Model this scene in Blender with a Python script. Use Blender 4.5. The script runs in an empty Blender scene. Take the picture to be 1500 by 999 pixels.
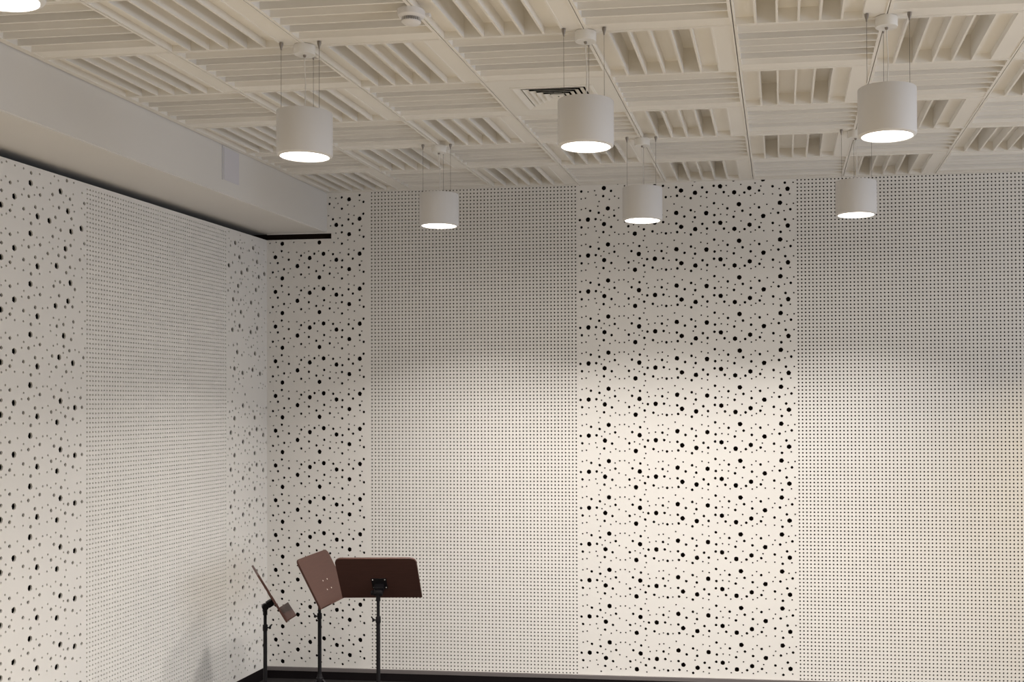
import bpy, bmesh, math, random
from mathutils import Vector, Matrix
from mathutils.geometry import delaunay_2d_cdt

HOLES_CENTER = "L2679,1787 L2491,1717 L2351,1643 L2706,1646 L2464,1609 M2459,1804 M2367,1704 M2427,1689 M2536,1665 M2294,1641 M2405,1645 M2305,1590 M2514,1588 M2742,1566 M2634,1590 M2764,1609 M2655,1667 M2710,1701 S2304,1788 S2334,1792 S2539,1800 S2567,1786 S2603,1787 S2635,1800 S2430,1767 S2502,1780 S2421,1734 S2335,1721 S2305,1714 S2567,1719 S2601,1720 S2668,1724 S2631,1705 S2534,1704 S2462,1669 S2499,1655 S2441,1638 S2561,1634 S2608,1621 S2353,1586 S2399,1593 S2670,1600 S2706,1585 S2728,1615 S2408,1562 S2748,1770 S2739,1738 S2761,1691 L2818,1611 L2967,1673 L3000,1576 L3173,1666 L3269,1597 L3097,1808 M2802,1800 M2895,1784 M2973,1791 M3067,1772 M3178,1810 M3067,1689 M2864,1663 M3023,1647 M3095,1639 M2876,1612 M2967,1600 M3146,1593 M3225,1602 M3227,1733 M3229,1651 M3318,1695 M3294,1807 S2835,1782 S2864,1790 S2930,1787 S3025,1785 S3137,1782 S3176,1773 S3239,1797 S3326,1780 S2952,1735 S2836,1713 S2866,1716 S3006,1712 S3135,1717 S3180,1708 S3286,1723 S2905,1690 S3095,1678 S2816,1667 S2899,1648 S3256,1695 S3272,1656 S3315,1651 S2915,1598 S3080,1609 S3311,1602 S2771,1661 L3365,1803 L3396,1721 L3674,1723 L3561,1636 L3468,1579 L3726,1567 M3434,1800 M3678,1775 M3420,1676 M3533,1696 M3475,1647 M3360,1636 M3662,1655 M3744,1677 M3708,1609 M3625,1587 M3534,1561 S3400,1782 S3476,1779 S3507,1792 S3564,1786 S3625,1785 S3740,1782 S3502,1719 S3586,1715 S3720,1711 S3765,1717 S3473,1694 S3368,1673 S3627,1683 S3612,1654 S3702,1669 S3507,1613 S3546,1591 S3410,1606 S3764,1610 S3670,1569"
HOLES_CORNER = "L230,1864 L116,1777 L396,1780 L64,1681 L323,1670 M129,1843 M44,1822 M316,1853 M258,1803 M372,1825 M111,1724 M165,1661 M258,1688 M358,1700 M82,1639 S86,1829 S177,1845 S162,1816 S23,1782 S70,1788 S204,1785 S288,1780 S319,1805 S48,1717 S164,1714 S226,1713 S283,1707 S316,1719 S119,1680 S245,1658 S284,1635 S25,1639 L427,1698 L619,1834 L523,1653 L697,1693 M431,1865 M564,1849 M697,1862 M726,1813 M473,1805 M565,1768 M498,1694 M567,1648 M614,1690 M646,1659 M725,1728 S476,1850 S520,1844 S423,1826 S536,1806 S697,1824 S610,1793 S658,1783 S506,1777 S465,1720 S551,1703 S616,1727 S656,1718 S481,1647 S712,1640 S391,1718 S382,1644"
HOLES_NEAR = "L2631,1882 L2285,1892 L2169,1857 L2463,1814 L2312,1783 L2515,1720 L2722,1826 M2528,1902 M2719,1895 M2123,1909 M2336,1912 M2480,1857 M2224,1856 M2111,1859 M2565,1834 M2358,1836 M2660,1809 M2247,1812 M2186,1797 M2091,1780 M2511,1771 M2660,1694 M2280,1697 M2444,1674 S2578,1901 S2217,1907 S2171,1913 S2087,1894 S2686,1860 S2425,1857 S2383,1867 S2261,1861 S2646,1838 S2321,1846 S2283,1832 S2520,1816 S2354,1796 S2686,1789 S2627,1783 S2566,1782 S2448,1778 S2389,1782 S2718,1778 S2240,1767 S2152,1777 S2123,1787 S2250,1733 S2322,1720 S2422,1714 S2389,1716 S2361,1702 S2469,1707 S2606,1711 S2691,1717 S2151,1709 S2121,1713 S2228,1688 S2721,1692 S2563,1681 S2487,1666"
HOLES_CORNERLEFT = "L259,1918 L57,1901 L354,1863 L472,1776 L185,1778 L523,1682 L155,1695 M419,1911 M505,1891 M268,1853 M457,1844 M150,1862 M541,1822 M325,1803 M209,1823 M105,1802 M13,1846 M11,1896 M11,1766 M475,1724 M225,1698 M326,1687 M82,1692 S337,1908 S203,1893 S299,1885 S563,1889 S406,1845 S101,1849 S56,1842 S499,1829 S154,1825 S419,1816 S43,1804 S264,1805 S515,1788 S562,1781 S379,1785 S292,1780 S76,1777 S111,1720 S269,1718 S188,1716 S538,1717 S420,1715 S356,1713 S298,1706 S26,1700 S466,1679"
HOLES_NEARUP = "L2287,2972 L2228,2880 L2374,2806 L2202,2777 L2117,2807 L2247,2681 L2317,2584 M2350,2944 M2211,2946 M2093,2944 M2299,2886 M2327,2831 M2199,2845 M2286,2772 M2348,2730 M2386,2638 M2206,2705 M2092,2730 M2302,2640 M2251,2637 M2130,2639 M2210,2590 M2241,2558 M2237,3037 S2336,3040 S2304,3024 S2365,2998 S2373,2914 S2243,2957 S2185,2976 S2181,3037 S2112,2997 S2265,2919 S2191,2919 S2345,2885 S2177,2887 S2116,2914 S2256,2822 S2325,2779 S2180,2813 S2090,2885 S2302,2726 S2253,2722 S2178,2738 S2374,2696 S2347,2668 S2308,2683 S2121,2698 S2195,2653 S2093,2667 S2358,2592 S2369,2547 S2170,2588 S2105,2592 S2179,2549 S2114,2547 L2207,2508 L2325,2378 L2226,2411 L2260,2229 L2297,2116 L2186,2090 M2290,2504 M2340,2478 M2171,2478 M2298,2433 M2249,2379 M2190,2385 M2183,2307 M2315,2275 M2263,2287 M2201,2213 M2260,2174 M2215,2154 M2352,2121 M2099,2122 M2319,2066 M2240,2044 M2279,1947 S2329,2505 S2259,2491 S2363,2418 S2182,2436 S2111,2417 S2387,2363 S2132,2363 S2342,2316 S2299,2310 S2247,2327 S2368,2277 S2189,2276 S2364,2247 S2112,2277 S2087,2317 S2319,2228 S2179,2247 S2110,2247 S2312,2183 S2343,2173 S2391,2149 S2265,2140 S2169,2160 S2136,2150 S2088,2173 S2376,2078 S2235,2118 S2251,2080 S2122,2078 S2358,2041 S2199,2044 S2102,2041 S2371,2014 S2272,2018 S2186,2013 S2117,2013 S2249,1983 S2323,1972 S2389,1965 S2359,1952 S2227,1938 S2151,1959 S2120,1962"
HOLES_CORNERLEFTUP = "L461,2970 L206,2970 L402,2880 L148,2880 L547,2806 L292,2807 L374,2777 L37,2807 L121,2776 L421,2681 L165,2680 L489,2583 L236,2583 L382,2505 L127,2505 L400,2409 L147,2410 L500,2376 L242,2377 L434,2228 L180,2229 L472,2115 L215,2114 L359,2088 L105,2089 M527,2943 M265,2944 M384,2944 M211,2886 M129,2944 M499,2831 M469,2887 M371,2843 M459,2770 M209,2773 M519,2727 M379,2704 M559,2637 M474,2638 M124,2706 M384,2588 M413,2556 M127,2589 M464,2505 M510,2479 M343,2478 M423,2638 M472,2432 M423,2376 M361,2383 M169,2379 M487,2273 M436,2283 M372,2211 M234,2273 M116,2211 M528,2121 M269,2121 M493,2064 M234,2067 M414,2044 M27,2134 M475,1975 M325,1940"


scene = bpy.context.scene
COL = scene.collection
PI = math.pi

# ------------------------------------------------------------------ materials
def new_mat(name):
    m = bpy.data.materials.new(name); m.use_nodes = True
    nt = m.node_tree
    return m, nt, nt.nodes['Principled BSDF']

def paint(name, col, rough=0.6, bump=0.02, scale=400, spec=0.3, var=0.02):
    m, nt, b = new_mat(name)
    tc = nt.nodes.new('ShaderNodeTexCoord')
    n = nt.nodes.new('ShaderNodeTexNoise'); n.inputs['Scale'].default_value = 3.0
    n.inputs['Detail'].default_value = 4
    nt.links.new(tc.outputs['Object'], n.inputs['Vector'])
    mix = nt.nodes.new('ShaderNodeMix'); mix.data_type = 'RGBA'
    mix.inputs['A'].default_value = (*[c * (1 - var) for c in col], 1)
    mix.inputs['B'].default_value = (*[min(1, c * (1 + var)) for c in col], 1)
    nt.links.new(n.outputs['Fac'], mix.inputs['Factor'])
    nt.links.new(mix.outputs['Result'], b.inputs['Base Color'])
    b.inputs['Roughness'].default_value = rough
    b.inputs['Specular IOR Level'].default_value = spec
    if bump:
        n2 = nt.nodes.new('ShaderNodeTexNoise'); n2.inputs['Scale'].default_value = scale
        nt.links.new(tc.outputs['Object'], n2.inputs['Vector'])
        bp = nt.nodes.new('ShaderNodeBump'); bp.inputs['Strength'].default_value = bump
        bp.inputs['Distance'].default_value = 0.002
        nt.links.new(n2.outputs['Fac'], bp.inputs['Height'])
        nt.links.new(bp.outputs['Normal'], b.inputs['Normal'])
    return m

def wood(name, c1, c2, rough):
    m, nt, b = new_mat(name)
    tc = nt.nodes.new('ShaderNodeTexCoord')
    mp = nt.nodes.new('ShaderNodeMapping'); mp.inputs['Scale'].default_value = (6, 60, 60)
    nt.links.new(tc.outputs['Object'], mp.inputs['Vector'])
    n = nt.nodes.new('ShaderNodeTexNoise'); n.inputs['Scale'].default_value = 1.5
    n.inputs['Detail'].default_value = 6
    nt.links.new(mp.outputs['Vector'], n.inputs['Vector'])
    mix = nt.nodes.new('ShaderNodeMix'); mix.data_type = 'RGBA'
    mix.inputs['A'].default_value = (*c1, 1); mix.inputs['B'].default_value = (*c2, 1)
    nt.links.new(n.outputs['Fac'], mix.inputs['Factor'])
    nt.links.new(mix.outputs['Result'], b.inputs['Base Color'])
    b.inputs['Roughness'].default_value = rough
    b.inputs['Specular IOR Level'].default_value = 0.36
    return m

def emit(name, col, strength):
    m, nt, b = new_mat(name)
    b.inputs['Base Color'].default_value = (0.8, 0.8, 0.8, 1)
    b.inputs['Emission Color'].default_value = (*col, 1)
    b.inputs['Emission Strength'].default_value = strength
    return m

def metal(name, col, rough, metallic=1.0):
    m = paint(name, col, rough, 0, var=0.03, spec=0.5)
    m.node_tree.nodes['Principled BSDF'].inputs['Metallic'].default_value = metallic
    return m

M_WALL = paint('wall_panel_white', (0.80, 0.785, 0.76), 0.65, 0.02, 300)
M_FLEECE = paint('black_acoustic_fleece', (0.020, 0.015, 0.012), 0.95, 0, spec=0.05)
M_TILE = paint('ceiling_tile_white', (0.83, 0.81, 0.775), 0.8, 0.02, 500, spec=0.15)
M_PLASTER = paint('bulkhead_plaster', (0.74, 0.725, 0.705), 0.75, 0.03, 120, spec=0.2)
M_SHADE = paint('lamp_shade_white', (0.70, 0.695, 0.70), 0.5, 0.01, 800)
M_CANOPY = paint('canopy_white_plastic', (0.80, 0.79, 0.77), 0.45, 0)
M_PLASTIC = paint('detector_white_plastic', (0.76, 0.75, 0.76), 0.45, 0)
M_PLATE = paint('cover_plate_white', (0.66, 0.65, 0.70), 0.5, 0)
M_VENT = paint('vent_white_enamel', (0.80, 0.785, 0.75), 0.45, 0)
M_DARK = paint('dark_duct', (0.02, 0.018, 0.016), 0.9, 0)
M_SLOT = paint('detector_dark_slot', (0.05, 0.04, 0.035), 0.9, 0)
M_WIRE = metal('steel_wire', (0.22, 0.20, 0.18), 0.45, 0.6)
M_GRIP = metal('gripper_steel', (0.30, 0.27, 0.24), 0.4, 0.8)
M_CORD = paint('cord_white', (0.75, 0.73, 0.70), 0.5, 0)
M_LENS = emit('lamp_lens_lit', (1.0, 0.93, 0.83), 4.5)
M_SKIRT = paint('skirting_black', (0.008, 0.006, 0.007), 0.6, 0, spec=0.15)
M_CAP = paint('skirting_grey_cap', (0.16, 0.145, 0.145), 0.5, 0)
M_FLOOR = paint('dark_floor', (0.022, 0.020, 0.021), 0.6, 0.05, 80)
M_WOOD = wood('stand_brown_wood', (0.060, 0.026, 0.020), (0.086, 0.038, 0.029), 0.46)
M_BLACK = paint('stand_black_steel', (0.010, 0.009, 0.011), 0.55, 0, spec=0.25)
M_SCREW = metal('screw_steel', (0.75, 0.72, 0.70), 0.25, 1.0)
M_SCREWW = paint('screw_bright', (0.85, 0.82, 0.78), 0.4, 0)

# ------------------------------------------------------------------ helpers
def link(name, me, mat=None, parent=None, smooth=False):
    o = bpy.data.objects.new(name, me); COL.objects.link(o)
    if mat is not None and not me.materials: me.materials.append(mat)
    if smooth:
        for p in me.polygons: p.use_smooth = True
    if parent is not None: o.parent = parent
    return o

def mesh(name, vs, fs):
    me = bpy.data.meshes.new(name); me.from_pydata(vs, [], fs); me.update(); return me

def from_bm(bm, name, mat, parent=None, smooth=False, angle=None):
    bmesh.ops.recalc_face_normals(bm, faces=bm.faces)
    me = bpy.data.meshes.new(name); bm.to_mesh(me); bm.free()
    o = link(name, me, mat, parent, smooth)
    if smooth and angle: me.set_sharp_from_angle(angle=math.radians(angle))
    return o

def box(bm, x0, x1, y0, y1, z0, z1, bevel=0, mtx=None):
    r = bmesh.ops.create_cube(bm, size=1)
    vs = r['verts']
    bmesh.ops.scale(bm, vec=(x1 - x0, y1 - y0, z1 - z0), verts=vs)
    bmesh.ops.translate(bm, vec=((x0 + x1) / 2, (y0 + y1) / 2, (z0 + z1) / 2), verts=vs)
    if bevel:
        es = list({e for v in vs for e in v.link_edges})
        r2 = bmesh.ops.bevel(bm, geom=es, offset=bevel, segments=2, affect='EDGES', profile=0.5)
        vs = list({v for f in r2['faces'] for v in f.verts} | {v for v in vs if v.is_valid})
    if mtx is not None: bmesh.ops.transform(bm, matrix=mtx, verts=[v for v in vs if v.is_valid])

def lathe(bm, prof, seg=32, cx=0, cy=0, mtx=None, close=False):
    rings = []
    for r, z in prof:
        if r < 1e-6: rings.append([bm.verts.new((cx, cy, z))])
        else: rings.append([bm.verts.new((cx + r * math.cos(2 * PI * i / seg), cy + r * math.sin(2 * PI * i / seg), z)) for i in range(seg)])
    for a, b in zip(rings, rings[1:]):
        for i in range(seg):
            j = (i + 1) % seg
            if len(a) == 1 and len(b) == 1: continue
            if len(a) == 1: bm.faces.new((a[0], b[j], b[i]))
            elif len(b) == 1: bm.faces.new((a[i], a[j], b[0]))
            else: bm.faces.new((a[i], a[j], b[j], b[i]))
    if mtx is not None: bmesh.ops.transform(bm, matrix=mtx, verts=[v for r in rings for v in r])

def tube(bm, pts, r, seg=10, cap=True):
    pts = [Vector(p) for p in pts]
    rad = r if isinstance(r, (list, tuple)) else [r] * len(pts)
    rings = []
    for i, p in enumerate(pts):
        d = (pts[min(i + 1, len(pts) - 1)] - pts[max(i - 1, 0)]).normalized()
        u = d.orthogonal().normalized() if i == 0 else (rings_u - d * rings_u.dot(d)).normalized()
        rings_u = u
        w = d.cross(u)
        rings.append([bm.verts.new(p + (u * math.cos(2 * PI * k / seg) + w * math.sin(2 * PI * k / seg)) * rad[i]) for k in range(seg)])
    for a, b in zip(rings, rings[1:]):
        for k in range(seg):
            bm.faces.new((a[k], a[(k + 1) % seg], b[(k + 1) % seg], b[k]))
    if cap:
        bm.faces.new(rings[0][::-1]); bm.faces.new(rings[-1])

def empty(name, loc, label, cat, group=None):
    o = bpy.data.objects.new(name, None); COL.objects.link(o)
    o.location = loc; o.empty_display_size = 0.1
    o['label'] = label; o['category'] = cat
    if group: o['group'] = group
    return o

def struct(o, label=None):
    o['kind'] = 'structure'
    if label: o['label'] = label
    return o

ORD = ['first', 'second', 'third', 'fourth', 'fifth', 'sixth', 'seventh', 'eighth', 'ninth', 'tenth', 'eleventh', 'twelfth']

# ------------------------------------------------------------------ room numbers (metres)
ZF = -0.09        # floor
ZB = -0.0086      # bottom of the perforated cladding
ZT = 3.055        # top of the cladding under the bulkhead
ZS = 3.1000       # underside of the bulkhead
XS = 0.4537       # face of the bulkhead
ZC = 3.383        # ceiling face
TH = 0.0095       # board thickness
RAD = {'L': 0.0168, 'M': 0.0099, 'S': 0.0059}
SEG = {'L': 18, 'M': 12, 'S': 8}

def parse(s):
    return [(t[0], int(t[1:].split(',')[0]) / 1000.0, int(t.split(',')[1]) / 1000.0) for t in s.split()]

# ------------------------------------------------------------------ perforated boards (real holes)
def perforated(name, outer, holes):
    """outer: polygon in (u, z); holes: (kind, u, z). Front face at depth 0, back at depth TH."""
    vs, es = [], []
    def loop(pts):
        s = len(vs); n = len(pts)
        vs.extend(Vector(p) for p in pts)
        es.extend((s + i, s + (i + 1) % n) for i in range(n))
        return s, n
    loops = [loop(outer)]
    for t, u, z in holes:
        n = SEG[t]; r = RAD[t]
        loops.append(loop([(u + r * math.cos(2 * PI * (k + .5) / n), z + r * math.sin(2 * PI * (k + .5) / n)) for k in range(n)]))
    ov, oe, of, *_ = delaunay_2d_cdt(vs, es, [], 4, 1e-6)
    V = [(p.x, 0.0, p.y) for p in ov]; F = []
    # holes dropped robustly: test face centre against hole discs through a coarse grid
    grid = {}
    for t, u, z in holes: grid.setdefault((int(u / .05), int(z / .05)), []).append((u, z, RAD[t] * 0.9))
    for f in of:
        c = [sum(ov[i].x for i in f) / len(f), sum(ov[i].y for i in f) / len(f)]
        gx, gz = int(c[0] / .05), int(c[1] / .05)
        bad = False
        for dx in (-1, 0, 1):
            for dz in (-1, 0, 1):
                for u, z, r in grid.get((gx + dx, gz + dz), ()):
                    if (c[0] - u) ** 2 + (c[1] - z) ** 2 < r * r: bad = True
        if not bad: F.append(tuple(f))
    for s, n in loops:
        b = len(V)
        for i in range(n):
            p = vs[s + i]; V.append((p.x, 0.0, p.y)); 
        for i in range(n):
            p = vs[s + i]; V.append((p.x, TH, p.y))
        for i in range(n):
            j = (i + 1) % n
            F.append((b + i, b + j, b + n + j, b + n + i))
    return mesh(name, V, F)

def dense(name, ncol, z1, r=0.0059, pitch=0.025, margin=0.0125):
    W = ncol * pitch
    nrow = int((z1 - 0.008) / pitch) + 1
    V, F = [], []
    O = [(1, 0), (1, 1), (0, 1), (-1, 1), (-1, 0), (-1, -1), (0, -1), (1, -1)]
    h = pitch / 2
    for i in range(ncol):
        for j in range(nrow):
            cu, cz = (i + .5) * pitch, j * pitch
            zl = cz - h if j else ZB; zh = cz + h if j < nrow - 1 else z1
            b = len(V)
            for dx, dz in O:
                V.append((cu + dx * h, 0.0, cz if dz == 0 else (zh if dz > 0 else zl)))
            for y in (0.0, TH):
                for k in range(8):
                    a = k * PI / 4
                    V.append((cu + r * math.cos(a), y, cz + r * math.sin(a)))
            for k in range(8):
                l = (k + 1) % 8
                F.append((b + k, b + l, b + 8 + l, b + 8 + k))
                F.append((b + 8 + k, b + 8 + l, b + 16 + l, b + 16 + k))
    b = len(V)
    V += [(0, 0, ZB), (W, 0, ZB), (W, 0, z1), (0, 0, z1), (0, TH, ZB), (W, TH, ZB), (W, TH, z1), (0, TH, z1)]
    F += [(b, b + 1, b + 5, b + 4), (b + 1, b + 2, b + 6, b + 5), (b + 2, b + 3, b + 7, b + 6), (b + 3, b, b + 4, b + 7)]
    return mesh(name, V, F)

def repeat(hs, z0, z1, u0, u1, zmin=None, zmax=None, ok=lambda t, u, z: True):
    out = []
    for t, u, z in hs:
        for k in range(-12, 13):
            zz = z + k * 0.25
            r = RAD[t] + 0.002
            if zz - r < z0 or zz + r > z1 or u - r < u0 or u + r > u1: continue
            if ok(t, u, zz): out.append((t, u, zz))
    return out

def clean(hs):
    out, grid = [], {}
    for t, u, z in sorted(hs, key=lambda h: 'LMS'.index(h[0])):
        g = (int(u / .05), int(z / .05)); bad = False
        for dx in (-1, 0, 1):
            for dz in (-1, 0, 1):
                for t2, u2, z2 in grid.get((g[0] + dx, g[1] + dz), ()):
                    if (u - u2) ** 2 + (z - z2) ** 2 < (RAD[t] + RAD[t2] + .002) ** 2: bad = True
        if not bad:
            grid.setdefault(g, []).append((t, u, z)); out.append((t, u, z))
    return out

ZTOP = 3.405
C0, C1 = 0.7745, 2.2745       # boards along the back wall
D0 = 3.780
center = [(t, u - C1, z) for t, u, z in parse(HOLES_CENTER)]
corner = parse(HOLES_CORNER)
near = parse(HOLES_NEAR); nearup = parse(HOLES_NEARUP)
cl = parse(HOLES_CORNERLEFT); clup = parse(HOLES_CORNERLEFTUP)

WC = D0 - C1
me_center = perforated('scattered_hole_board', [(0, ZB), (WC, ZB), (WC, ZTOP), (0, ZTOP)],
                       clean(repeat(center, ZB, ZTOP, 0, WC)))
notch = 0.487
me_corner = perforated('corner_hole_board', [(0, ZB), (C0, ZB), (C0, ZTOP), (0, ZTOP), (0, 3.094), (notch, 3.094), (notch, ZT), (0, ZT)],
                       clean(repeat(corner, ZB, ZTOP, 0, C0, ok=lambda t, u, z: u > notch + .02 or z < ZT - RAD[t] - .002 or (u > XS and z > 3.11))))
me_dense = dense('dense_hole_board', 60, ZTOP)
me_dense_low = dense('dense_hole_board_low', 60, ZT, r=0.0056)

# left wall: u runs from the corner towards the camera
LE = 0.5803
def cl_split(t, u, z): return z < 1.90
rnd = random.Random(5)
extra = []
for k in range(900):
    u, z = rnd.uniform(.02, LE - .02), rnd.uniform(1.95, ZT - .02)
    extra.append(('S', u, z))
cl_h = repeat(cl, ZB, ZT, 0, LE, ok=cl_split) + clup
cl_h = clean(cl_h)
def add_random(hs, ex, n, gap):
    out = list(hs); c = 0
    for t, u, z in ex:
        if all((u - a) ** 2 + (z - b) ** 2 > (RAD[s] + RAD[t] + gap) ** 2 for s, a, b in out):
            out.append((t, u, z)); c += 1
            if c >= n: break
    return out
cl_h = add_random(cl_h, extra, 120, .012)
me_cl = perforated('corner_strip_board', [(0, ZB), (LE, ZB), (LE, ZT), (0, ZT)], cl_h)

N0, N1 = 2.0803, 3.5803
def near_ok(t, u, z): return u > 2.40 or z < 1.925
nh = repeat(near, ZB, ZT, N0, N1, ok=near_ok) + nearup
nh += [(t, u + .66, z) for t, u, z in repeat(near, ZB, ZT, N0, N1) if u + .66 > 2.745 and u + .66 < N1 - .02]
nh = [(t, u - N0, z) for t, u, z in nh if z + RAD[t] < ZT - .002]
me_near = perforated('near_strip_board', [(0, ZB), (N1 - N0, ZB), (N1 - N0, ZT), (0, ZT)], clean(nh))

bm = bmesh.new()
box(bm, -0.30, 9.2, 0.032, 0.05, ZF, 3.60)
box(bm, -0.06, 9.2, 0.0, 0.05, ZF - .02, ZB - .001)
wall_back = struct(from_bm(bm, 'wall_back', M_FLEECE))
bm = bmesh.new()
box(bm, -0.05, -0.032, -9.6, 0.032, ZF, ZT - .004)
box(bm, -0.24, -0.22, -9.6, 0.05, ZT - .10, ZS + .01)
box(bm, -0.24, -0.04, -9.6, 0.05, ZT - .10, ZT - .08)
box(bm, -0.05, 0.0, -9.6, 0.0, ZF - .02, ZB - .001)
wall_left = struct(from_bm(bm, 'wall_left', M_FLEECE))

def back(me, x, name='perforated_panel', label=None):
    o = link(name, me, M_WALL, wall_back); o.location = (x, 0, 0)
    if label: o['label'] = label
    return o
def left(me, u, label=None):
    o = link('perforated_panel', me, M_WALL, wall_left)
    o.rotation_euler = (0, 0, 0)
    # local (u, depth, z) -> world X = -depth, Y = -u
    o.matrix_local = Matrix(((0, -1, 0, 0), (-1, 0, 0, -u), (0, 0, 1, 0), (0, 0, 0, 1)))
    if label: o['label'] = label
    return o
back(me_corner, 0, label='narrow white panel with scattered holes in the corner')
back(me_dense, C0, label='white panel with a fine regular grid of holes, left of the middle')
back(me_center, C1, label='white panel with scattered large and small holes')
back(me_dense, D0, label='white panel with a fine regular grid of holes, at the right')
back(me_center, D0 + 1.5); back(me_dense, D0 + 1.5 + WC)
left(me_cl, 0, label='narrow white strip with scattered holes beside the corner')
left(me_dense_low, LE, label='white panel with a fine regular grid of holes')
left(me_near, N0, label='white panel with scattered holes nearest the camera')
left(me_dense_low, N1)
bm = bmesh.new(); box(bm, -TH, 0, -9.6, -(N1 + 1.5), ZB, ZT)
from_bm(bm, 'plain_panel', M_WALL, wall_left)

# skirtings
bm = bmesh.new(); box(bm, 0.0, 9.2, -0.014, 0.0, ZF, ZB - .026)
sk = struct(from_bm(bm, 'baseboard_back', M_SKIRT))
bm = bmesh.new(); box(bm, 0.0, 9.2, -0.016, 0.0, ZB - .026, ZB, .001)
from_bm(bm, 'skirting_cap', M_CAP, sk)
bm = bmesh.new(); box(bm, 0.0, 0.004, -9.6, -0.016, ZF, ZB, .0008)
struct(from_bm(bm, 'baseboard_left', M_SKIRT))

# floor
bm = bmesh.new(); box(bm, -0.05, 6.4, -2.4, 0.05, ZF - .05, ZF)
struct(from_bm(bm, 'floor', M_FLOOR))

# bulkhead along the left wall
bm = bmesh.new(); box(bm, -0.24, XS, -9.6, 0.03, ZS, ZC + .16)
bmesh.ops.bevel(bm, geom=[e for e in bm.edges if all(abs(v.co.x - XS) < 1e-5 and abs(v.co.z - ZS) < 1e-5 for v in e.verts)], offset=.006, segments=3, affect='EDGES')
bulk = struct(from_bm(bm, 'bulkhead', M_PLASTER))
bulk['label'] = 'long pale plaster bulkhead boxed in above the left wall'

# ------------------------------------------------------------------ ceiling tiles
TX0, TXP, TY0, TYP = 0.4825, 0.6025, -0.03, 0.6125
SEQ = [1, 4, 2, 2, 4, 1, 0]
UNIT = 0.0285
def tile_mesh(along_y):
    """underside at z=0, solid box above; wells cut to the depths of SEQ."""
    wx, wy = TXP - .004, TYP - .0025
    W, L = (wx, wy) if along_y else (wy, wx)
    rim, fin, cap, top = .007, .0095, .013, .125
    n = 7
    ww = (W - 2 * rim - 6 * fin) / n
    V, F = [], []
    def q(*p):
        b = len(V); V.extend(p); F.append(tuple(range(b, b + len(p))))
    x = -W / 2
    y0, y1 = -L / 2, L / 2
    def bottom(xa, xb, ya, yb): q((xa, ya, 0), (xa, yb, 0), (xb, yb, 0), (xb, ya, 0))
    bottom(-W / 2, W / 2, y0, y0 + cap); bottom(-W / 2, W / 2, y1 - cap, y1)
    bottom(-W / 2, -W / 2 + rim, y0 + cap, y1 - cap); bottom(W / 2 - rim, W / 2, y0 + cap, y1 - cap)
    xa = -W / 2 + rim
    for i, d in enumerate(SEQ):
        xb = xa + ww; h = max(d * UNIT, 0.0025)
        a, b = y0 + cap, y1 - cap
        q((xa, a, h), (xa, b, h), (xb, b, h), (xb, a, h))
        q((xa, a, 0), (xa, b, 0), (xa, b, h), (xa, a, h))
        q((xb, a, 0), (xb, a, h), (xb, b, h), (xb, b, 0))
        q((xa, a, 0), (xa, a, h), (xb, a, h), (xb, a, 0))
        q((xa, b, 0), (xb, b, 0), (xb, b, h), (xa, b, h))
        if i < n - 1: bottom(xb, xb + fin, a, b)
        xa = xb + fin
    a, b = W / 2, L / 2
    q((-a, -b, 0), (a, -b, 0), (a, -b, top), (-a, -b, top)); q((a, -b, 0), (a, b, 0), (a, b, top), (a, -b, top))
    q((a, b, 0), (-a, b, 0), (-a, b, top), (a, b, top)); q((-a, b, 0), (-a, -b, 0), (-a, -b, top), (-a, b, top))
    q((-a, -b, top), (a, -b, top), (a, b, top), (-a, b, top))
    if not along_y:                    # turn: sequence then runs towards the back wall
        V = [(-y, x, z) for x, y, z in V]
    me = mesh('ceiling_tile', V, F); me.materials.append(M_TILE)
    return me
ME_LONG, ME_CROSS = tile_mesh(True), tile_mesh(False)
VENT = (3, 3)
NI, NJ = 13, 14
VIS = {(4, 0), (3, 4), (4, 3), (3, 1), (5, 4), (5, 1), (0, 2), (0, 5), (2, 2), (1, 0), (2, 5), (1, 3), (7, 4), (6, 2), (7, 1), (6, 5), (4, 2), (3, 0), (4, 5), (3, 3), (5, 0), (5, 3), (0, 1), (2, 4), (1, 2), (0, 4), (2, 1), (1, 5), (6, 1), (7, 0), (6, 4), (7, 3), (3, 2), (4, 1), (3, 5), (5, 2), (4, 4), (5, 5), (0, 0), (1, 1), (0, 3), (2, 0), (1, 4), (0, 6), (2, 3), (7, 2), (6, 0), (6, 3)}
bmc = bmesh.new()
box(bmc, XS - .02, 9.2, -9.6, 0.05, ZC + .127, ZC + .16)
for i in range(NI):
    for j in range(NJ):
        cx, cy = TX0 + (i + .5) * TXP, TY0 - (j + .5) * TYP
        if (i, j) == VENT: continue
        cross = (i + j) % 2 == 1
        me = ME_CROSS if cross else ME_LONG
        if (i, j) in VIS:
            o = link('acoustic_tile', me); o.location = (cx, cy, ZC)
            o['label'] = 'white ceiling tile with %s grooves, %s row from back wall, %s tile from bulkhead' % (
                'crosswise' if cross else 'lengthwise', ORD[j], ORD[i])
            o['category'] = 'ceiling tile'; o['kind'] = 'thing'; o['group'] = 'grooved diffuser tiles of the ceiling'
        else:
            tmp = me.copy(); tmp.transform(Matrix.Translation((cx, cy, ZC))); bmc.from_mesh(tmp); bpy.data.meshes.remove(tmp)
me = bpy.data.meshes.new('ceiling'); bmc.to_mesh(me); bmc.free()
me.materials.clear()
struct(link('ceiling', me, M_TILE))
# flat edge trims
bm = bmesh.new(); box(bm, XS, 9.2, -0.029, 0.0, ZC, ZC + .02)
struct(from_bm(bm, 'trim_1', M_TILE))
bm = bmesh.new(); box(bm, XS + .006, TX0 - .001, -9.6, -0.03, ZC + .001, ZC + .02)
struct(from_bm(bm, 'trim_2', M_TILE))

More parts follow.
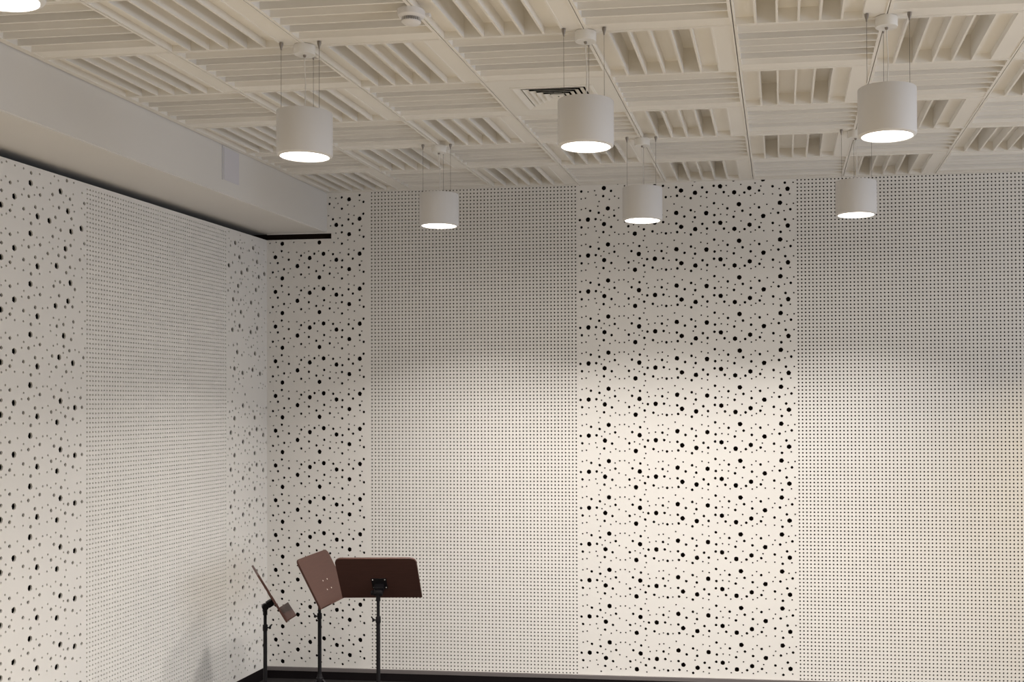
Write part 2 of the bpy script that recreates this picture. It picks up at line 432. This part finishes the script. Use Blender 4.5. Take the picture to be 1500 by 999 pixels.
# ------------------------------------------------------------------ air vent
vx, vy = TX0 + 3.5 * TXP, TY0 - 3.5 * TYP
vent = empty('air_vent', (vx, vy, ZC), 'square white ceiling air vent with four-way louvres in a flat plain tile', 'air vent')
a, b, h = (TXP - .004) / 2, (TYP - .0025) / 2, 0.20
bm = bmesh.new()
for (x0, x1, y0, y1) in ((-a, a, -b, -h), (-a, a, h, b), (-a, -h, -h, h), (h, a, -h, h)):
    box(bm, x0, x1, y0, y1, 0, .012)
from_bm(bm, 'blank_tile', M_VENT, vent)
def sq_ring(bm, r0, z0, r1, z1, t=.0016):
    c0 = [(-r0, -r0), (r0, -r0), (r0, r0), (-r0, r0)]; c1 = [(-r1, -r1), (r1, -r1), (r1, r1), (-r1, r1)]
    lo = [bm.verts.new((x, y, z0)) for x, y in c0]; hi = [bm.verts.new((x, y, z1)) for x, y in c1]
    lo2 = [bm.verts.new((x, y, z0 + t)) for x, y in c0]; hi2 = [bm.verts.new((x, y, z1 + t)) for x, y in c1]
    for k in range(4):
        l = (k + 1) % 4
        bm.faces.new((lo[k], lo[l], hi[l], hi[k])); bm.faces.new((lo2[k], hi2[k], hi2[l], lo2[l]))
        bm.faces.new((lo[k], lo2[k], lo2[l], lo[l])); bm.faces.new((hi[k], hi[l], hi2[l], hi2[k]))
bm = bmesh.new()
sq_ring(bm, .200, -.004, .188, -.006, .004); sq_ring(bm, .188, -.006, .158, .004, .004); sq_ring(bm, .158, .004, .155, .03, .002)
from_bm(bm, 'vent_frame', M_VENT, vent)
for k in range(4):
    bm = bmesh.new(); r = .150 - k * .029
    sq_ring(bm, r, .001, r - .0235, .0105, .001)
    from_bm(bm, 'louvre', M_VENT, vent)
bm = bmesh.new(); box(bm, -.032, .032, -.032, .032, .006, .010); sq_ring(bm, .034, .004, .014, .024)
core = from_bm(bm, 'vent_core', M_VENT, vent)
bm = bmesh.new(); lathe(bm, [(0, .0045), (.004, .0045), (.004, .007)], 10)
from_bm(bm, 'screw', M_DARK, core)
bm = bmesh.new(); box(bm, -.2, .2, -.2, .2, .095, .10)
for (x0, x1, y0, y1) in ((-.2, .2, -.2, -.19), (-.2, .2, .19, .2), (-.2, -.19, -.2, .2), (.19, .2, -.2, .2)): box(bm, x0, x1, y0, y1, .012, .10)
from_bm(bm, 'duct_box', M_DARK, vent)

# ------------------------------------------------------------------ smoke detector
sd = empty('smoke_detector', (2.272, -3.44, ZC), 'round white smoke detector with dark slots on the ceiling', 'smoke detector')
bm = bmesh.new(); lathe(bm, [(0, 0), (.052, 0), (.052, -.010), (.050, -.022), (.044, -.028), (.038, -.030), (0, -.030)], 40)
from_bm(bm, 'detector_base', M_PLASTIC, sd, True, 35)
bm = bmesh.new(); lathe(bm, [(0, -.030), (.034, -.030), (.034, -.043), (0, -.043)], 40)
core = from_bm(bm, 'smoke_chamber', M_SLOT, sd, True, 35)
bm = bmesh.new()
for k in range(30):
    m = Matrix.Rotation(2 * PI * k / 30, 4, 'Z')
    box(bm, .033, .0365, -.0012, .0012, -.044, -.029, 0, m)
from_bm(bm, 'slot_ribs', M_PLASTIC, sd)
bm = bmesh.new(); lathe(bm, [(0, -.043), (.037, -.043), (.0365, -.047), (.030, -.052), (.015, -.054), (0, -.0545)], 40)
from_bm(bm, 'detector_cap', M_PLASTIC, sd, True, 35)
# small tail bracket beside it
bm = bmesh.new(); box(bm, .046, .064, .030, .052, -.014, 0, .003)
from_bm(bm, 'clip', M_PLASTIC, sd)

# ------------------------------------------------------------------ cover plate on the bulkhead
bm = bmesh.new()
cp = empty('cover_plate', (XS, -1.385, 3.285), 'small blank pale rectangular cover plate high on the bulkhead face', 'cover plate')
box(bm, 0.0, .004, -.085, .094, -.10, .088, .001)
from_bm(bm, 'plate', M_PLATE, cp)
bm = bmesh.new(); box(bm, 0.0, .006, -.106, -.099, -.105, .095, .001)
from_bm(bm, 'side_strip', M_PLATE, cp)

# ------------------------------------------------------------------ pendant lamps
LB = 2.912 - ZC          # bottom of the shade below the ceiling
def make_pendant():
    t = empty('pendant_lamp', (0, 0, 0), '', 'lamp', 'white drum pendant lamps')
    bm = bmesh.new(); lathe(bm, [(0, 0), (.043, 0), (.044, -.003), (.044, -.036), (.042, -.039), (0, -.039)], 40)
    can = from_bm(bm, 'canopy', M_CANOPY, t, True, 35)
    bm = bmesh.new(); lathe(bm, [(0, -.039), (.007, -.039), (.006, -.046), (.003, -.049), (0, -.049)], 16)
    from_bm(bm, 'cord_grip', M_GRIP, can, True, 35)
    R, H = .1145, .187
    bm = bmesh.new()
    lathe(bm, [(0, LB + H - .004), (R - .004, LB + H - .004), (R - .0035, LB + H), (R - .001, LB + H), (R, LB + H - .002), (R, LB + .012), (R - .002, LB + .006),
               (R - .013, LB), (.1005, LB - .0005), (.1, LB + .002), (.1, LB + .006)], 64)
    sh = from_bm(bm, 'lamp_shade', M_SHADE, t, True, 35)
    bm = bmesh.new(); lathe(bm, [(.1002, LB + .003), (.07, LB + .0022), (.03, LB + .0016), (0, LB + .0015)], 64)
    from_bm(bm, 'diffuser', M_LENS, t, True)
    bm = bmesh.new(); lathe(bm, [(0, LB + H - .004), (.009, LB + H - .004), (.009, LB + H + .008), (0, LB + H + .008)], 16)
    from_bm(bm, 'cord_nipple', M_CANOPY, sh, True, 35)
    bm = bmesh.new()
    pts = []
    for k in range(13):
        s = k / 12
        pts.append((.006 * math.sin(PI * s) * math.sin(2.2 * s), -.004 * math.sin(PI * s), -.045 + s * (LB + H + .05)))
    tube(bm, pts, .0026, 8)
    from_bm(bm, 'power_cord', M_CORD, t, True)
    for ang in (92, 212, 332):
        c, s = math.cos(math.radians(ang)) * .095, math.sin(math.radians(ang)) * .095
        bm = bmesh.new(); tube(bm, [(c, s, -.001), (c, s, LB + H - .001)], .00095, 6)
        w = from_bm(bm, 'suspension_wire', M_WIRE, t, True)
        bm = bmesh.new(); lathe(bm, [(0, 0), (.0085, 0), (.0085, -.008), (.004, -.022), (.0025, -.030), (0, -.030)], 14, c, s)
        from_bm(bm, 'wire_gripper', M_GRIP, w, True, 35)
        bm = bmesh.new(); lathe(bm, [(0, LB + H - .003), (.005, LB + H - .003), (.004, LB + H + .006), (0, LB + H + .006)], 12, c, s)
        from_bm(bm, 'wire_anchor', M_CANOPY, w, True, 35)
    return t

def copy_tree(o, parent=None):
    c = o.copy(); COL.objects.link(c)
    if parent is not None: c.parent = parent
    for ch in list(o.children): copy_tree(ch, c)
    return c

P_BEAM, SPREAD = 12.6, math.radians(124)
def beam(x, y, power=P_BEAM, col=(1.0, .935, .86), parent=None):
    l = bpy.data.lights.new('lamp_light', 'AREA'); l.shape = 'DISK'; l.size = .19
    l.energy = power; l.color = col; l.spread = SPREAD
    o = bpy.data.objects.new('lamp_light', l); COL.objects.link(o)
    if parent is not None:
        o.parent = parent; o.location = (0, 0, LB - .003)
    else: o.location = (x, y, ZC + LB - .003)
    return o
LX = [1.6875, 2.8925, 4.0975]
LY = [-1.265, -3.10, -4.94]
spots = [(LX[0], LY[1], 'white drum pendant lamp hanging next to the bulkhead, left of the air vent'),
         (LX[1], LY[1], 'white drum pendant lamp hanging in front of the ceiling air vent'),
         (LX[2], LY[1], 'white drum pendant lamp hanging nearest the upper right corner of the photo'),
         (LX[0], LY[0], 'small white drum pendant lamp in front of the left fine-grid panel on back wall'),
         (LX[1], LY[0], 'small white drum pendant lamp in front of the scattered-hole panel on back wall'),
         (LX[2], LY[0], 'small white drum pendant lamp in front of the right fine-grid panel'),
         (LX[0], LY[2], 'white drum pendant lamp cut off by the upper left corner of the photo')]
proto = make_pendant()
for k, (x, y, lab) in enumerate(spots):
    o = proto if k == 0 else copy_tree(proto)
    o.location = (x, y, ZC); o['label'] = lab
    pw = P_BEAM
    beam(x, y, pw, parent=o)
    # the soft wide part of the same lens's light
    beam(x, y, 1.6, (1.0, .92, .81), parent=o).data.spread = math.radians(180)

# ------------------------------------------------------------------ music stands
def music_stand(loc_xy, zbr, a_dir, n_h, lean, zj, hub, knob_ang, label, w=.5, h=.33, leg0=0.3):
    root = empty('music_stand', (loc_xy[0], loc_xy[1], ZF), label, 'music stand', 'wooden music stands in the corner')
    z0 = zbr - ZF
    a = Vector((a_dir[0], a_dir[1], 0)).normalized()
    nh = Vector((n_h[0], n_h[1], 0)).normalized()
    T = math.radians(lean)
    n = nh * math.cos(T) + Vector((0, 0, math.sin(T)))       # front face
    s = -nh * math.sin(T) + Vector((0, 0, math.cos(T)))      # up the slope
    A = Vector((0, 0, z0)) + n * .055                         # back of the desk at the bracket
    org = A - s * (.31 * h)                                   # middle of the bottom edge, back face
    m = Matrix(((a.x, s.x, n.x, org.x), (a.y, s.y, n.y, org.y), (a.z, s.z, n.z, org.z), (0, 0, 0, 1)))
    if m.to_3x3().determinant() < 0:
        a = -a
        m = Matrix(((a.x, s.x, n.x, org.x), (a.y, s.y, n.y, org.y), (a.z, s.z, n.z, org.z), (0, 0, 0, 1)))
    # desk outline with rounded upper corners
    bm = bmesh.new(); r = .036; t = .012
    out = [(-w / 2, 0), (w / 2, 0)]
    for k in range(9):
        g = k / 8 * PI / 2; out.append((w / 2 - r + r * math.cos(g), h - r + r * math.sin(g)))
    for k in range(9):
        g = PI / 2 + k / 8 * PI / 2; out.append((-w / 2 + r + r * math.cos(g), h - r + r * math.sin(g)))
    lo = [bm.verts.new((x, y, 0)) for x, y in out]; hi = [bm.verts.new((x, y, t)) for x, y in out]
    bm.faces.new(lo[::-1]); bm.faces.new(hi)
    for k in range(len(out)):
        l = (k + 1) % len(out); bm.faces.new((lo[k], lo[l], hi[l], hi[k]))
    bmesh.ops.bevel(bm, geom=[e for e in bm.edges if abs(e.verts[0].co.z - e.verts[1].co.z) < 1e-6], offset=.0015, segments=2, affect='EDGES')
    desk = from_bm(bm, 'desk', M_WOOD, root); desk.matrix_local = m
    bm = bmesh.new(); box(bm, -w / 2 + .02, w / 2 - .02, 0, .007, t, t + .060, .0015)
    tr = from_bm(bm, 'tray', M_WOOD, root); tr.matrix_local = m
    for sx in (-.036, .036):
        for sy in (.31 * h - .010, .31 * h + .052):
            bm = bmesh.new(); lathe(bm, [(0, .0022), (.002, .002), (.0042, .001), (.0045, 0), (0, 0)], 14, sx, sy)
            bmesh.ops.translate(bm, vec=(0, 0, t), verts=bm.verts)
            sc = from_bm(bm, 'screw', M_SCREWW, desk, True)
            bm = bmesh.new(); lathe(bm, [(0, -.0045), (.003, -.004), (.0042, -.0025), (.0042, 0), (0, 0)], 14, sx, sy)
            from_bm(bm, 'screw', M_SCREWW, desk, True)
    # bracket
    bm = bmesh.new(); box(bm, -.045, .045, .31 * h - .020, .31 * h + .062, -.003, 0, .0008)
    box(bm, -.028, .028, .31 * h - .016, .31 * h + .022, -.040, -.003, .004)
    br = from_bm(bm, 'bracket', M_BLACK, root); br.matrix_local = m
    # pivot barrel across the pole top
    bm = bmesh.new()
    c = Vector((0, 0, z0)); 
    tube(bm, [c - a * .026, c - a * .023, c + a * .023, c + a * .026], [.017, .0195, .0195, .017], 20)
    from_bm(bm, 'pivot', M_BLACK, root, True, 40)
    bm = bmesh.new()
    tube(bm, [c + a * .026, c + a * .030, c + a * .031, c + a * .040, c + a * .042], [.006, .006, .014, .014, .010], 14)
    from_bm(bm, 'tilt_knob', M_BLACK, root, True, 40)
    # pole
    zjl = zj - ZF
    bm = bmesh.new(); tube(bm, [(0, 0, zjl - .25), (0, 0, z0 - .018)], .0095, 18)
    tube(bm, [(0, 0, z0 - .05), (0, 0, z0 - .02), (0, 0, z0 - .012)], [.013, .013, .016], 18)
    from_bm(bm, 'inner_pole', M_BLACK, root, True, 40)
    bm = bmesh.new(); tube(bm, [(0, 0, .06), (0, 0, zjl)], .0116, 20)
    from_bm(bm, 'outer_pole', M_BLACK, root, True, 40)
    bm = bmesh.new()
    tube(bm, [(0, 0, zjl - .030), (0, 0, zjl - .028), (0, 0, zjl + .006), (0, 0, zjl + .008)], [.013, .0145, .0145, .013], 20)
    col = from_bm(bm, 'collar', M_BLACK, root, True, 40)
    k = Vector((math.cos(knob_ang), math.sin(knob_ang), .0))
    kc = Vector((0, 0, zjl - .012))
    bm = bmesh.new()
    tube(bm, [kc + k * .010, kc + k * .022, kc + k * .023, kc + k * .034], [.0045, .0045, .0095, .0085], 12)
    tube(bm, [kc + k * .026 + Vector((0, 0, -.004)), kc + k * .034 + Vector((0, 0, .012)), kc + k * .040 + Vector((0, 0, .020))], [.005, .004, .0045], 8)
    from_bm(bm, 'clamp_knob', M_BLACK, root, True, 40)
    # tripod base
    bm = bmesh.new()
    tube(bm, [(0, 0, hub - .045), (0, 0, hub - .042), (0, 0, hub - .012), (0, 0, hub - .008)], [.019, .022, .022, .017], 20)
    tube(bm, [(0, 0, hub - .008), (0, 0, hub), (0, 0, hub + .012)], [.017, .0155, .0128], 20)
    from_bm(bm, 'hub', M_BLACK, root, True, 40)
    for q in range(3):
        g = leg0 + q * 2 * PI / 3
        d = Vector((math.cos(g), math.sin(g), 0))
        bm = bmesh.new()
        tube(bm, [d * .020 + Vector((0, 0, hub - .024)), d * .10 + Vector((0, 0, hub * .62)), d * .27 + Vector((0, 0, .014))], .0085, 10)
        tube(bm, [d * .013 + Vector((0, 0, .075)), d * .115 + Vector((0, 0, hub * .57))], .005, 8)
        lg = from_bm(bm, 'leg', M_BLACK, root, True, 40)
        bm = bmesh.new(); tube(bm, [d * .255 + Vector((0, 0, .0125)), d * .262 + Vector((0, 0, .0125)), d * .285 + Vector((0, 0, .0125))], [.0105, .0125, .0120], 12)
        from_bm(bm, 'rubber_foot', M_BLACK, lg, True, 40)
    return root

music_stand((.525, -1.098), .627, (-.514, .857), (.857, .514), 29.5, .51, .20, .4,
            'music stand with its brown desk seen edge-on, closest to left wall')
music_stand((.752, -.817), .675, (-.051, .999), (.999, .051), 27, .532, .232, 3.3,
            'music stand with lit brown desk front and four bright screws, middle one of three', w=.51, h=.34, leg0=1.9)
music_stand((1.305, -1.251), .754, (.992, .128), (-.128, .992), 35, .605, .20, 3.4,
            'music stand seen from behind with wide dark desk back and black bracket', w=.478, h=.317, leg0=.55)

# ------------------------------------------------------------------ light
w = bpy.data.worlds.new('ambient_fill'); scene.world = w; w.use_nodes = True  # added ambient glow standing in for room bounce, strongest from below
nt = w.node_tree; bg = nt.nodes['Background']
tcw = nt.nodes.new('ShaderNodeTexCoord'); sep = nt.nodes.new('ShaderNodeSeparateXYZ')
nt.links.new(tcw.outputs['Generated'], sep.inputs['Vector'])
def ramp(sock, a, b, fa, fb):
    r = nt.nodes.new('ShaderNodeMapRange'); r.inputs['From Min'].default_value = fa; r.inputs['From Max'].default_value = fb
    r.inputs['To Min'].default_value = a; r.inputs['To Max'].default_value = b
    nt.links.new(sock, r.inputs['Value']); return r.outputs['Result']
mx = nt.nodes.new('ShaderNodeMix'); mx.data_type = 'RGBA'
mx.inputs['A'].default_value = (1.0, 0.80, 0.535, 1); mx.inputs['B'].default_value = (1.0, 0.83, 0.63, 1)
nt.links.new(ramp(sep.outputs['X'], 0, 1, 0.2, 0.8), mx.inputs['Factor'])
nt.links.new(mx.outputs['Result'], bg.inputs['Color'])
nt.links.new(ramp(sep.outputs['Z'], 0.88, 0.21, -1.0, -0.3), bg.inputs['Strength'])
def window(name, loc, rot, sx, sy, e, col):
    l = bpy.data.lights.new(name, 'AREA'); l.shape = 'RECTANGLE'; l.size = sx; l.size_y = sy; l.energy = e; l.color = col
    o = bpy.data.objects.new(name, l); COL.objects.link(o); o.location = loc; o.rotation_euler = rot
window('window_daylight', (9.0, -4.5, 1.7), (0, math.radians(90), 0), 2.2, 5.0, 140, (0.76, 0.85, 1.0))
for x, y in ((1.6875, -6.78), (2.8925, -4.94), (4.0975, -4.94), (5.3025, -3.10), (5.3025, -4.94), (2.8925, -6.78), (4.0975, -6.78)):
    beam(x, y)
beam(6.2, -1.265, P_BEAM * 2.0, (1.0, .74, .36))


# ------------------------------------------------------------------ camera
F_PX, CX, CY = 1610.4266, 937.2791, 572.1409
yaw, pit, rol = -0.1284, 0.0115, 0.0048
cam = bpy.data.cameras.new('camera'); co = bpy.data.objects.new('camera', cam); COL.objects.link(co)
cam.sensor_fit = 'HORIZONTAL'; cam.sensor_width = 36.0
cam.lens = F_PX / 1500 * 36.0
cam.shift_x = (750 - CX) / 1500
cam.shift_y = (CY - 499.5) / 1500
fw = Vector((math.sin(yaw) * math.cos(pit), math.cos(yaw) * math.cos(pit), math.sin(pit)))
rt = Vector((math.cos(yaw), -math.sin(yaw), 0)); up = rt.cross(fw)
cr, sr = math.cos(rol), math.sin(rol)
# image x axis and y axis after the roll fitted from the photograph
ix = rt * cr - up * sr; iy = rt * sr + up * cr
co.matrix_world = Matrix(((ix.x, iy.x, -fw.x, 3.679), (ix.y, iy.y, -fw.y, -7.5118), (ix.z, iy.z, -fw.z, 1.8659), (0, 0, 0, 1)))
cam.clip_start = 0.05; cam.clip_end = 100
scene.camera = co

scene.view_settings.view_transform = 'Standard'
scene.view_settings.look = 'None'
scene.view_settings.gamma = 1.0
scene.view_settings.use_curve_mapping = False
scene.view_settings.exposure = 0.0
scene.cycles.max_bounces = 8
scene.cycles.diffuse_bounces = 5
